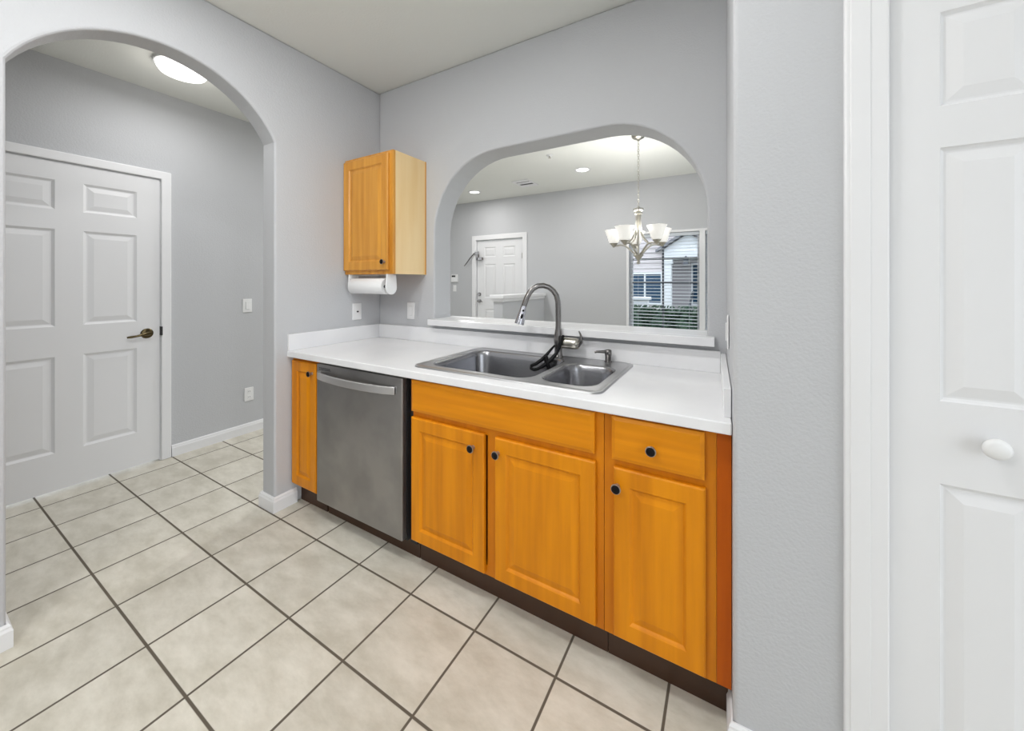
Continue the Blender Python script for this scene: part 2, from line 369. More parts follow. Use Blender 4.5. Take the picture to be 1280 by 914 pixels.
# door_3 : closet bifold door on the right (faces -y)
YW = -0.665
d3 = struct(empty('door_3', (2.86, YW, 0)), 'white panelled closet door with oval white knob')
def leaf(ua, ub, knob):
    m_ = (ub - ua - 0.147) / 2
    fD = lambda u, w, d: (u, YW + 0.006 - d, w)
    sl = panel_slab(MB(), (ua, ub), (0.015, 2.06), 0.03, [(ua + m_, ub - m_, b0, b1) for b0, b1 in ((0.25, 0.858), (1.046, 1.622), (1.716, 1.93))], fD,
                    [(0.003, -0.004), (0.008, -0.007), (0.012, -0.007), (0.037, -0.0005)])
    return ob('door_leaf', sl, 'door', d3)
leaf(2.546, 2.866, True); leaf(2.870, 3.19, False)
kn = ob('door_knob', MB().lathe([(0.001, -0.032), (0.014, -0.031), (0.021, -0.026), (0.022, -0.020), (0.017, -0.014), (0.008, -0.010), (0.008, 0.0), (0.012, 0.001)], (2.709, YW + 0.004, 0.962), 'Y', 28), 'plate', d3, smooth=60)
kn['label'] = 'round white plastic knob'
prof3 = [(2.464, 0), (2.545, 0), (2.545, 2.062), (3.191, 2.062), (3.191, 0), (3.272, 0), (3.272, 2.143), (2.464, 2.143)]
ob('casing', MB().prism([prof3], fY, YW - 0.012, YW + 0.04), 'trim', d3, bevel=0.004)
prof3b = [(2.474, 0), (2.512, 0), (2.512, 2.095), (3.224, 2.095), (3.224, 0), (3.262, 0), (3.262, 2.133), (2.474, 2.133)]
ob('casing_bead', MB().prism([prof3b], fY, YW - 0.0140, YW - 0.010), 'trim', d3, bevel=0.004)

# ------------------------------------------------------------------ windows of the dining room
def window(n, xa, xb, label):
    w = struct(empty('window_%d' % n, ((xa + xb) / 2, YF, WZ0)), label)
    y0, y1 = YF + 0.085, YF + 0.12
    ob('window_frame', MB().prism([[(xa, WZ0), (xb, WZ0), (xb, WZ1), (xa, WZ1)], [(xa + .03, WZ0 + .03), (xb - .03, WZ0 + .03), (xb - .03, WZ1 - .03), (xa + .03, WZ1 - .03)]], fY, y0, y1 + .02), 'trim', w)
    xm = (xa + xb) / 2 - 0.01
    ob('muntins', MB().box(xm - .011, xm + .011, y0, y1, WZ0 + .03, WZ1 - .03).box(xa + .03, xb - .03, y0, y1, 1.300, 1.330)
       .box(xa + .03, xb - .03, y0, y1, 1.625, 1.65), 'muntin', w)
    ob('window_glass', MB().box(xa + .03, xb - .03, y1 - .012, y1 - .008, WZ0 + .03, WZ1 - .03), 'glass', w)
    return w
window(1, 1.02, 1.90, 'left of the two dining room windows')
window(2, 1.965, 2.86, 'right of the two dining room windows, mostly hidden')
struct(ob('trim_1', MB().prism([[(0.985, WZ0 - .04), (2.90, WZ0 - .04), (2.90, WZ1 + .03), (0.985, WZ1 + .03)], [(1.02, WZ0), (1.90, WZ0), (1.90, WZ1), (1.02, WZ1)], [(1.965, WZ0), (2.86, WZ0), (2.86, WZ1), (1.965, WZ1)]], fY, YF - 0.012, YF + 0.005), 'trim', bevel=0.003), 'white trim around the twin windows')
def blind(xa, xb, label):
    t = empty('window_blind', ((xa + xb) / 2, YF + 0.045, WZ1))
    tag(t, label, 'blinds', 'horizontal blinds in the dining room windows')
    ob('head_rail', MB().box(xa + .004, xb - .004, YF + .018, YF + .07, WZ1 - .045, WZ1 - .002), 'blind', t, bevel=.003)
    s_ = MB(); z = WZ1 - .075
    while z > WZ0 + .04:
        yy = [YF + .020, YF + .033, YF + .046, YF + .059, YF + .070]; zz = [-.004, .0, .0015, .001, -.001]
        for k in range(4):
            a_ = [(xa + .006, yy[k], z + zz[k]), (xb - .006, yy[k], z + zz[k]), (xb - .006, yy[k + 1], z + zz[k + 1]), (xa + .006, yy[k + 1], z + zz[k + 1])]
            s_.rings([[Vector(p) for p in a_], [Vector(p) + Vector((0, 0, .0028)) for p in a_]])
        z -= .0445
    ob('slats', s_, 'blind', t)
    ob('bottom_rail', MB().box(xa + .006, xb - .006, YF + .022, YF + .068, WZ0 + .004, WZ0 + .022), 'blind', t, bevel=.003)
    for x in (xa + .12, xb - .12):
        ob('ladder_cord', MB().tube([(x, YF + .019, WZ0 + .02), (x, YF + .019, WZ1 - .04)], .0012, 6), 'blind', t)
blind(1.02, 1.90, 'white horizontal blind in the left dining window, behind the chandelier')
blind(1.965, 2.86, 'white horizontal blind in the far right window, only a sliver in view')

# half wall by the entry
hwall = struct(empty('wall_half', (-0.35, 2.8, 0)), 'low grey half wall with white cap')
ob('half_wall_body', MB().box(-0.425, -0.285, 2.20, YF, 0, 1.10), 'wall', hwall)
ob('half_wall_cap', MB().box(-0.465, -0.250, 2.16, YF, 1.105, 1.15).box(-0.445, -0.268, 2.18, YF, 1.065, 1.108), 'trim', hwall, bevel=.005)

# ------------------------------------------------------------------ wall plates
def rocker(name, label, cat, c, axis, sgn, group=None, kind='switch'):
    """c on the wall face; axis 'x' or 'y' is the wall's normal"""
    t = empty(name, c)
    def bx(u0, u1, w0, w1, d0, d1):
        if axis == 'x': return MB().box(c[0] + sgn * d0, c[0] + sgn * d1, c[1] + u0, c[1] + u1, c[2] + w0, c[2] + w1)
        return MB().box(c[0] + u0, c[0] + u1, c[1] + sgn * d0, c[1] + sgn * d1, c[2] + w0, c[2] + w1)
    ob('cover_plate', bx(-.036, .036, -.058, .058, 0, .006), 'plate', t, bevel=.003)
    if kind == 'switch':
        ob('rocker', bx(-.016, .016, -.033, .033, .0055, .0075), 'plate_slot', t, bevel=.001)
        ob('paddle', bx(-.014, .014, -.031, .031, .0070, .0105), 'plate', t, bevel=.002)
    elif kind == 'outlet':
        for dz in (-.024, .024):
            s_ = ob('socket', bx(-.015, .015, dz - .016, dz + .016, .0055, .0085), 'plate', t, bevel=.003)
            for du in (-.006, .006):
                ob('slot', bx(du - .0012, du + .0012, dz - .005, dz + .005, .0083, .0088), 'dark', s_)
    elif kind == 'jack':
        ax = 'X' if axis == 'x' else 'Y'
        ob('jack', MB().lathe([(.001, 0), (.0055, 0), (.0055, sgn * .011), (.001, sgn * .011)], (c[0] + (sgn * .005 if ax == 'X' else 0), c[1] + (sgn * .005 if ax == 'Y' else 0), c[2]), ax, 12), 'dark', t)
    tag(t, label, cat, group); return t
rocker('wall_jack', 'white cable jack plate left of the corner under the wall cabinet', 'wall plate', (XA, -0.170, 1.112), 'x', 1, kind='jack')
rocker('light_switch', 'white rocker switch right of the corner, beside the pass-through', 'light switch', (0.297, YB, 1.117), 'y', -1)
rocker('light_switch', 'white rocker switch on the hall wall, above the outlet', 'light switch', (XH, -0.222, 1.113), 'x', 1)
rocker('wall_outlet', 'white outlet low on the hall wall, near the baseboard', 'outlet', (XH, -0.209, 0.337), 'x', 1, kind='outlet')
rocker('light_switch', 'white switch plate seen edge-on at the right end of the counter', 'light switch', (2.2185, -0.345, 1.14), 'x', -1)
rocker('light_switch', 'tiny white switch below the thermostat by the entry door', 'light switch', (-2.065, YF, 1.21), 'y', -1)
th = empty('thermostat', (-2.06, YF, 1.39))
tag(th, 'white thermostat on the grey wall left of the entry door', 'thermostat')
ob('housing', MB().box(-2.13, -1.985, YF - .03, YF + .0005, 1.32, 1.46), 'plate', th, bevel=.006)
ob('display', MB().box(-2.11, -2.03, YF - .0315, YF - .029, 1.41, 1.44), 'dark', th)

# ------------------------------------------------------------------ lower cabinets
YC = -0.61       # face-frame front
ZB, ZT = 0.118, 0.877
def knob(x, z, parent, y=None):
    y = (YC - 0.02) if y is None else y
    k = ob('knob', MB().lathe([(0.001, 0.0), (.009, 0), (.007, -.006), (.0065, -.012), (.013, -.016), (.0165, -.020), (.0165, -.024), (.0135, -.0255)], (x, y, z), 'Y', 24), 'knob_rim', parent, smooth=50)
    f = ob('knob_face', MB().lathe([(.001, -.0245), (.0140, -.0245), (.0140, -.0262), (.011, -.0285), (.001, -.0295)], (x, y, z), 'Y', 24), 'knob', k, smooth=50)
    return k
fC = lambda u, w, d: (u, YC - 0.02 - d, w)
def cab_door(xa, xb, za, zb, parent, kx=None, kz=None, rail=.052, m='maple', name='door'):
    d = ob(name, panel_slab(MB(), (xa, xb), (za, zb), .0185, [(xa + rail, xb - rail, za + rail + .004, zb - rail - .004)], fC, WOODP, edge=(.005, .004)), m, parent)
    if kx is not None: knob(kx, kz, d)
    return d
def carcass(xa, xb, parent, stiles, rails, top=True):
    """open-fronted box behind a face frame"""
    t = .016
    mb = MB().box(xa, xa + t, YC + .02, -.0, ZB, ZT).box(xb - t, xb, YC + .02, -.0, ZB, ZT).box(xa, xa + t, -.547, 0, 0, ZB).box(xb - t, xb, -.547, 0, 0, ZB).box(xa + t, xb - t, YC + .02, -.0, ZB, ZB + t).box(xa + t, xb - t, -.012, 0, ZB + t, ZT)
    ob('carcass', mb, 'maple_frame', parent)
    ff = MB()
    for a0, a1 in stiles: ff.box(a0, a1, YC, YC + .02, ZB, ZT)
    for a0, a1, z0, z1 in rails: ff.box(a0, a1, YC, YC + .02, z0, z1)
    ob('face_frame', ff, 'maple_frame', parent)
# narrow cabinet by the arch wall
cA = empty('base_cabinet', (0.10, -0.3, 0)); tag(cA, 'narrow orange maple base cabinet between arch wall and dishwasher', 'cabinet')
carcass(XA + .002, 0.230, cA, [(XA + .002, .02), (.205, .230)], [(.02, .205, ZB, ZB + .04), (.02, .205, ZT - .04, ZT)])
cab_door(-0.012, 0.224, 0.135, 0.857, cA, 0.192, 0.803, rail=.05)
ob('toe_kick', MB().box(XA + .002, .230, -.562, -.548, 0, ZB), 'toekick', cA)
# sink base
cB = empty('base_cabinet', (1.39, -0.3, 0)); tag(cB, 'wide two-door maple base cabinet under the sink', 'cabinet')
carcass(0.950, 1.846, cB, [(.950, .985), (1.365, 1.412), (1.805, 1.846)], [(.985, 1.365, ZB, ZB + .04), (1.412, 1.805, ZB, ZB + .04), (.985, 1.365, .69, .735), (1.412, 1.805, .69, .735), (.985, 1.805, ZT - .03, ZT)])
fd = ob('false_drawer_front', panel_slab(MB(), (.953, 1.817), (.724, .868), .0185, [], fC, WOODP, edge=(.014, .005)), 'maple_h', cB)
cab_door(.953, 1.358, .131, .697, cB, 1.306, .636)
cab_door(1.410, 1.820, .131, .697, cB, 1.427, .638)
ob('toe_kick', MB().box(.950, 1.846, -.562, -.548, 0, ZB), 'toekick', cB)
# drawer base
cD = empty('base_cabinet', (2.03, -0.3, 0)); tag(cD, 'maple base cabinet with one drawer over one door, right end', 'cabinet')
carcass(1.848, 2.186, cD, [(1.848, 1.900), (2.140, 2.186)], [(1.90, 2.14, ZB, ZB + .04), (1.90, 2.14, .69, .735), (1.90, 2.14, ZT - .03, ZT)])
dr = ob('drawer', panel_slab(MB(), (1.877, 2.155), (.722, .866), .0185, [], fC, WOODP, edge=(.012, .005)), 'maple_h', cD)
knob(2.006, .785, dr)
cab_door(1.883, 2.158, .132, .697, cD, 1.897, .637)
ob('toe_kick', MB().box(1.848, 2.222, -.562, -.548, 0, ZB), 'toekick', cD)
fs_ = ob('filler_strip', MB().box(2.187, 2.2245, YC, YC + .02, ZB, ZT), 'maple_filler', cD); fs_['label'] = 'filler strip against the wall, coloured for shade and red reflection'

# ------------------------------------------------------------------ dishwasher
dw = empty('dishwasher', (0.57, -0.3, 0)); tag(dw, 'stainless steel dishwasher with curved bar handle', 'dishwasher')
ob('front_panel', MB().box(.238, .899, YC - .022, YC + .01, .103, .866), 'steel', dw, bevel=.005)
ob('tub', MB().box(.242, .900, YC + .012, -.03, .09, .868).box(.902, .944, YC + .03, YC + .06, .075, .868), 'dark', dw)
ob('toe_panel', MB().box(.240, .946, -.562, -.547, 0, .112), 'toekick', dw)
hp = []; n = 20
mbh = MB()
rs = []
for i in range(n + 1):
    t = i / n; x = .262 + (.862 - .262) * t; b = 1 - (2 * t - 1) ** 2
    y = YC - .030 - .034 * b ** .7; z = .806 - .002 * b
    hh, tt = .0185, .007
    rs.append([(x, y - tt, z - hh), (x, y + tt, z - hh), (x, y + tt, z + hh), (x, y - tt, z + hh)])
mbh.rings(rs)
mbh.box(.262, .276, YC - .036, YC - .018, .788, .824).box(.848, .862, YC - .036, YC - .018, .788, .824)
ob('bar_handle', mbh, 'steel_handle', dw, bevel=.003, smooth=40)
lb = MB()
random.seed(3)
for row, z in enumerate((.845, .8365)):
    x = .262
    while x < .36:
        w = random.uniform(.006, .014); lb.box(x, min(x + w, .362), YC - .0226, YC - .0218, z - .0022, z + .0022); x += w + .003
o = ob('control_marks', lb, 'dark', dw); o['label'] = 'two short rows of small dark print'

# ------------------------------------------------------------------ countertop, splashes, ledge
SX0, SX1, SY0, SY1 = .905, 1.820, -.578, -.006     # sink rim
def rrect(xa, xb, ya, yb, r, n=6):
    pts = []
    for cx, cyy, a0 in ((xb - r, yb - r, 0), (xa + r, yb - r, 90), (xa + r, ya + r, 180), (xb - r, ya + r, 270)):
        pts += [(cx + r * math.cos(math.radians(a0 + 90 * i / n)), cyy + r * math.sin(math.radians(a0 + 90 * i / n))) for i in range(n + 1)]
    return pts
ct = empty('countertop', (1.1, -0.3, 0.88)); tag(ct, 'white quartz countertop running from arch wall to right wall', 'countertop')
xr = lambda y: 2.209 + (YB - y) * (.019 / .69)
ob('counter_slab', MB().prism([[(XA + .001, -.648), (xr(-.648) - .002, -.648), (xr(YB) - .002, YB - .001), (XA + .001, YB - .001)], rrect(SX0 + .03, SX1 - .03, SY0 + .03, SY1 - .03, .05)], fZ, .878, .9135), 'quartz', ct, bevel=.004)
ob('back_splash', MB().box(XA + .02, xr(YB) - .022, YB - .019, YB - .001, .9135, 1.010), 'quartz', ct, bevel=.002)
ob('side_splash', MB().box(XA + .001, XA + .019, -.645, YB - .001, .9135, 1.010), 'quartz', ct, bevel=.002)
ob('side_splash', MB().prism([[(xr(-.60) - .022, -.60), (xr(-.60) - .002, -.60), (xr(YB) - .002, YB - .001), (xr(YB) - .022, YB - .001)]], fZ, .9135, 1.000), 'quartz', ct, bevel=.002)
lg = tag(ob('bar_ledge', MB().box(.503, 2.165, -.037, YB - .0005, 1.034, 1.072).box(.510, 2.133, YB - .001, YB + .176, 1.032, 1.072).box(.47, 2.17, YB + .1755, YB + .235, 1.034, 1.072), 'quartz', bevel=.003), 'white ledge shelf along the bottom of the pass-through', 'ledge')

# ------------------------------------------------------------------ sink
sk = empty('kitchen_sink', (1.36, -0.3, .914)); tag(sk, 'stainless double-bowl drop-in sink with raised rim', 'sink')
ZR = .9205
def bowl_loop(kind, ins=0):
    if kind == 'L': return rrect(.958 + ins, 1.511 - ins, -.528 + ins, -.082 - ins, max(.015, .075 - ins * .4), 7)
    return rrect(1.541 + ins, 1.782 - ins, -.520 + ins, -.150 - ins, max(.015, .075 - ins * .4), 7)
dk = MB()
outer = rrect(SX0, SX1, SY0, SY1, .045, 7)
bl = bowl_loop('L'); br = bowl_loop('R')
dk.prism([outer, bl, br], fZ, ZR - .0035, ZR)
out2 = rrect(SX0 - .004, SX1 + .004, SY0 - .004, SY1 + .003, .049, 7)
dk.rings([[(x, y, ZR - .001) for x, y in outer], [(x, y, .9137) for x, y in out2], [(x, y, .9137) for x, y in rrect(SX0 + .02, SX1 - .02, SY0 + .02, SY1 - .02, .03, 7)]], False, False)
# raised bead just inside the edge
rim = []
for d, z in ((.006, 0), (.010, .0025), (.016, .0025), (.020, 0)):
    rim.append([(x, y, ZR + z) for x, y in rrect(SX0 + d, SX1 - d, SY0 + d, SY1 - d, .045 - d * .6, 7)])
dk.rings(rim, False, False)
ob('sink_deck', dk, 'rim', sk, smooth=35)
for kind, nm in (('L', 'bowl'), ('R', 'bowl')):
    depth = .20 if kind == 'L' else .17
    rr = [(-.002, ZR + .0006), (.004, ZR - .002), (.008, ZR - .010), (.012, ZR - .03), (.022, ZR - depth + .04), (.030, ZR - depth + .018), (.048, ZR - depth + .004), (.075, ZR - depth)]
    mb = MB(); loops = [[(x, y, z) for x, y in bowl_loop(kind, i)] for i, z in rr]
    mb.rings(loops, False, True)
    b = ob(nm, mb, 'sink', sk, smooth=50, recalc=False)
    c_ = (1.23, -.30) if kind == 'L' else (1.66, -.335)
    ob('drain', MB().lathe([(.001, .001), (.030, .001), (.040, .004), (.043, .001), (.043, -.002), (.001, -.002)], (c_[0], c_[1], ZR - depth + .002), 'Z', 24), 'chrome', b, smooth=40)

# ------------------------------------------------------------------ faucet
fc = empty('kitchen_faucet', (1.44, -.054, ZR)); tag(fc, 'gooseneck pull-down faucet in dark brushed nickel behind the sink', 'faucet')
FX, FY = 1.44, -.054
th_ = math.radians(215); ux, uy = math.cos(th_), math.sin(th_)
pl = lambda s_, z: (FX + ux * s_, FY + uy * s_, z)
neck = [pl(0, 1.05), pl(0, 1.12), pl(0, 1.18), pl(.002, 1.215), pl(.010, 1.247), pl(.027, 1.272), pl(.052, 1.291), pl(.080, 1.299), pl(.108, 1.297), pl(.133, 1.284), pl(.153, 1.262), pl(.168, 1.233), pl(.178, 1.205), pl(.184, 1.186)]
ob('spout', MB().tube(neck, [.0150] * 3 + [.0145] * 11, 16), 'nickel', fc, smooth=60)
ob('spray_head', MB().tube([pl(.183, 1.192), pl(.187, 1.176), pl(.195, 1.145), pl(.203, 1.112), pl(.207, 1.098)], [.015, .0165, .0195, .0245, .0252], 18), 'chrome', fc, smooth=60)
bt = MB()
cam = Vector((2.216, -1.88, 1.316))
for s_, z, rw, rh in ((.189, 1.168, .0055, .0055), (.197, 1.138, .006, .014)):
    c = Vector(pl(s_, z)); fr = Vector((.62, -.78, .05)).normalized(); ax = (Vector(pl(.207, 1.098)) - Vector(pl(.183, 1.192))).normalized(); sd = fr.cross(ax).normalized()
    rad = .0172 if z > 1.15 else .0205
    ring = lambda d, k: [c + fr * (rad + d) + sd * math.cos(2 * PI * j / 14) * rw * k + ax * math.sin(2 * PI * j / 14) * rh * k for j in range(14)]
    bt.rings([ring(-.004, 1), ring(.0012, 1), ring(.002, .7)])
ob('spray_button', bt, 'black', fc, smooth=40)
ob('faucet_body', MB().lathe([(.001, .0005), (.027, .0005), (.027, .004), (.023, .010), (.0205, .030), (.0205, .055), (.0235, .085), (.0235, .105), (.0190, .130), (.0155, .150), (.0150, .16)], (FX, FY, ZR), 'Z', 24), 'nickel', fc, smooth=50)
hz = 1.000
ob('handle_hub', MB().lathe([(.001, 0), (.020, .0), (.030, .006), (.030, .075), (.0295, .090), (.026, .102), (.016, .110), (.001, .112)], (FX + .008, FY, hz), 'X', 24), 'brushed', fc, smooth=50)  # brighter metal colour than the body, standing in for highlights
ob('handle_lever', MB().tube([(FX + .085, FY, hz - .012), (FX + .112, FY - .004, hz - .008), (FX + .128, FY - .007, hz + .010), (FX + .131, FY - .009, hz + .034), (FX + .125, FY - .009, hz + .052), (FX + .117, FY - .009, hz + .068)], [.020, .017, .013, .009, .006, .004], 12, flat=.6), 'nickel', fc, smooth=60)

# black loop modelled as a band from faucet to sink
sb = tag(ob('black_loop', MB()
   .tube([(1.476, -.070, 1.036), (1.470, -.092, 1.028), (1.468, -.094, 1.005), (1.466, -.098, .985), (1.456, -.108, .955), (1.442, -.12, .935), (1.428, -.135, .915), (1.400, -.150, .890), (1.372, -.16, .872), (1.352, -.165, .866), (1.335, -.165, .872), (1.338, -.165, .886), (1.360, -.160, .896), (1.388, -.145, .918), (1.408, -.125, .945), (1.422, -.10, .970), (1.430, -.078, .985)],
         [.008, .009, .009, .009, .008, .010, .011, .010, .009, .009, .009, .009, .009, .010, .008, .006, .005], 10)
   .tube([(1.405, -.14, .938), (1.415, -.14, .905), (1.425, -.14, .880), (1.428, -.14, .862)], [.012, .014, .012, .008], 10), 'black', smooth=60),
   'black loop running from the faucet over the sink edge', 'strap')
# soap dispenser
sd_ = empty('soap_dispenser', (1.700, -.035, ZR)); tag(sd_, 'short nickel soap dispenser pump at the right rear of the sink', 'soap dispenser')
ob('pump_body', MB().lathe([(.001, 0), (.019, 0), (.019, .004), (.0150, .007), (.0150, .030), (.0165, .032), (.0165, .056), (.013, .060), (.001, .061)], (1.700, -.035, ZR), 'Z', 20), 'nickel', sd_, smooth=50)
ob('pump_nozzle', MB().tube([(1.700, -.035, ZR + .050), (1.672, -.050, ZR + .050), (1.650, -.062, ZR + .050), (1.640, -.067, ZR + .046)], [.010, .0075, .006, .005], 12), 'nickel', sd_, smooth=60)

# ------------------------------------------------------------------ wall cabinet and paper towels
uc = empty('wall_cabinet', (.20, -.12, 1.368)); tag(uc, 'honey maple wall cabinet mounted in the corner above the counter', 'cabinet')
UX0, UX1, UY, UZ0, UZ1 = XA + .002, .4335, -.2625, 1.368, 2.1355
ob('carcass', MB().box(UX0, UX1 - .004, UY + .019, YB - .001, UZ0 + .008, UZ1 - .002), 'maple_up', uc)
o = ob('side_panel', MB().box(UX1 - .004, UX1, UY + .019, YB - .001, UZ0, UZ1), 'maple_pale', uc); o['label'] = 'paler maple side panel, lightened for side light'
ob('back_edge', MB().box(UX1 - .003, UX1 + .003, YB - .008, YB - .001, UZ0, UZ1), 'maple_up', uc)
ob('face_frame', MB().box(UX0, UX0 + .035, UY, UY + .019, UZ0, UZ1).box(UX1 - .04, UX1, UY, UY + .019, UZ0, UZ1).box(UX0 + .0352, UX1 - .0402, UY, UY + .019, UZ0, UZ0 + .045).box(UX0 + .0352, UX1 - .0402, UY, UY + .019, UZ1 - .045, UZ1), 'maple_up', uc, bevel=.001)
fU = lambda u, w, d: (u, UY - .019 - d, w)
ud = ob('door', panel_slab(MB(), (-.022, .404), (1.393, 2.117), .0185, [(.034, .350, 1.449, 2.061)], fU, WOODP, edge=(.005, .004)), 'maple_up', uc)
knob(.378, 1.443, ud, y=UY - .019)

ph = empty('paper_towel_holder', (.2, -.225, 1.368)); tag(ph, 'white plastic paper towel holder under the wall cabinet', 'paper towel holder')
PY, PZ = -.228, 1.292
def bracket(xa, xb):
    out = [(PY - .036, 1.368), (PY + .036, 1.368), (PY + .043, PZ)] + [(PY + .043 * math.cos(math.radians(-t)), PZ - .010 + .043 * math.sin(math.radians(-t))) for t in range(0, 181, 15)] + [(PY - .043, PZ)]
    return ob('bracket', MB().prism([out], fX, xa, xb), 'holder', ph, bevel=.003)
bracket(.010, .018); bracket(.372, .382)
ob('mounting_bar', MB().box(.010, .382, PY + .018, PY + .036, 1.3605, 1.3675), 'holder', ph, bevel=.002)
ob('hub', MB().lathe([(.001, 0), (.010, 0), (.010, .0120), (.007, .0135), (.001, .0135)], (.352, PY - .027, PZ - .002), 'X', 20), 'dark', ph)
pr = tag(ob('paper_towel_roll', MB().rings([[(x, PY + r_ * math.cos(2 * PI * j / 32), PZ + r_ * math.sin(2 * PI * j / 32)) for j in range(32)] for x, r_ in ((.024, .020), (.022, .050), (.024, .0515), (.342, .0515), (.344, .050), (.342, .020))], closed=True), 'paper', smooth=40),
   'roll of white paper towels in the holder below the wall cabinet', 'paper towel roll')

# ------------------------------------------------------------------ ceiling fixtures
hl = empty('ceiling_light', (-.84, -.86, H)); tag(hl, 'round glowing flush ceiling light in the hall behind the arch', 'ceiling light')
ob('base_ring', MB().lathe([(.001, 0), (.14, 0), (.14, -.018), (.001, -.018)], (-.84, -.86, H), 'Z', 36), 'trim', hl, smooth=40)
ob('diffuser', MB().lathe([(.132, -.018), (.128, -.035), (.115, -.055), (.075, -.068), (.03, -.074), (.001, -.075)], (-.84, -.86, H), 'Z', 36), 'lamp', hl, smooth=50)
def can(x, y, label):
    t = empty('recessed_light', (x, y, H)); tag(t, label, 'recessed light', 'recessed ceiling lights')
    ob('trim_ring', MB().rings([[(x + r_ * math.cos(2 * PI * j / 28), y + r_ * math.sin(2 * PI * j / 28), H + z) for j in range(28)] for r_, z in ((.100, -.0005), (.098, -.006), (.078, -.008), (.074, -.0005))], closed=True), 'trim', t, smooth=50)
    ob('lens', MB().lathe([(.001, -.0045), (.075, -.0045), (.075, -.0005), (.001, -.0005)], (x, y, H), 'Z', 28), 'lamp', t)
can(-1.19, 2.836, 'small recessed ceiling light nearest the far left, above the entry door')
can(.647, 2.574, 'small recessed ceiling light between the air vent and the chandelier')
KC = ((1.65, -1.25), (.75, -1.35))  # two unseen ceiling cans, added to brighten floor and counter
can(*KC[0], 'added unseen recessed light over the kitchen floor, right one in front of the sink')
can(-.75, 1.3, 'added unseen recessed light in the foyer at the end of the hall')  # unseen can, added to lift the lower hall wall
can(*KC[1], 'added unseen recessed light over the kitchen floor, left one in front of the dishwasher')
vt = empty('ceiling_vent', (-.27, 2.77, H)); tag(vt, 'white louvered air vent in the dining room ceiling', 'air vent')
ob('vent_frame', MB().prism([rrect(-.40, -.13, 2.60, 2.94, .01, 2), rrect(-.37, -.16, 2.63, 2.91, .005, 2)], fZ, H - .010, H - .0005), 'trim', vt, bevel=.002)
ob('vent_opening', MB().box(-.37, -.16, 2.63, 2.91, H - .003, H - .001), 'dark', vt)
lv = MB()
for k in range(8):
    if k in (1, 4, 5): continue
    y = 2.645 + k * .034; lv.add([(-.37, y, H - .0035), (-.16, y, H - .0035), (-.16, y + .026, H - .009), (-.37, y + .026, H - .009), (-.37, y, H - .0055), (-.16, y, H - .0055), (-.16, y + .026, H - .011), (-.37, y + .026, H - .011)],
           [(0, 1, 2, 3), (7, 6, 5, 4), (0, 4, 5, 1), (1, 5, 6, 2), (2, 6, 7, 3), (3, 7, 4, 0)])
ob('louvers', lv, 'trim', vt)
sp_ = empty('fire_sprinkler', (.511, 1.888, H)); tag(sp_, 'tiny ceiling sprinkler head above the pass-through view', 'sprinkler')
ob('escutcheon', MB().lathe([(.001, -.0005), (.038, -.0005), (.032, -.008), (.001, -.010)], (.511, 1.888, H), 'Z', 20), 'trim', sp_, smooth=40)
ob('deflector', MB().lathe([(.006, -.008), (.006, -.030), (.016, -.031), (.016, -.034), (.001, -.034)], (.511, 1.888, H), 'Z', 16), 'brushed', sp_)

# chandelier
CX_, CY_ = 1.474, 1.81
ch = empty('chandelier', (CX_, CY_, H)); tag(ch, 'five-arm brushed nickel chandelier with frosted bell shades', 'chandelier')
ob('canopy', MB().lathe([(.001, -.0005), (.066, -.0005), (.064, -.012), (.045, -.030), (.014, -.040), (.012, -.052), (.001, -.053)], (CX_, CY_, H), 'Z', 28), 'brushed', ch, smooth=50)
cm = MB(); z = H - .055; i = 0
while z > 2.03:
    L_ = .030; w_ = .0085
    pts = []
    for j in range(12):
        a_ = 2 * PI * j / 12; u = math.cos(a_) * w_; v = math.sin(a_) * L_ / 2
        pts.append((CX_ + (u if i % 2 else 0), CY_ + (0 if i % 2 else u), z - L_ / 2 + v))
    cm.tube(pts, .0022, 6, closed=True); z -= L_ - .006; i += 1
ob('chain', cm, 'brushed', ch, smooth=60)
ob('column', MB().lathe([(.001, 2.045), (.010, 2.042), (.012, 2.028), (.046, 2.022), (.048, 2.004), (.044, 1.998), (.034, 1.990), (.038, 1.978), (.036, 1.968), (.014, 1.960), (.010, 1.94), (.010, 1.60), (.014, 1.575), (.001, 1.57)], (CX_, CY_, 0), 'Z', 24), 'brushed', ch, smooth=50)
ob('finial', MB().lathe([(.001, 1.588), (.046, 1.584), (.048, 1.574), (.036, 1.562), (.016, 1.535), (.010, 1.524), (.016, 1.514), (.019, 1.504), (.013, 1.492), (.001, 1.488)], (CX_, CY_, 0), 'Z', 24), 'brushed', ch, smooth=50)
view = math.atan2(CY_ + 1.88, CX_ - 2.216)          # far arm points away from the kitchen
RA = .236
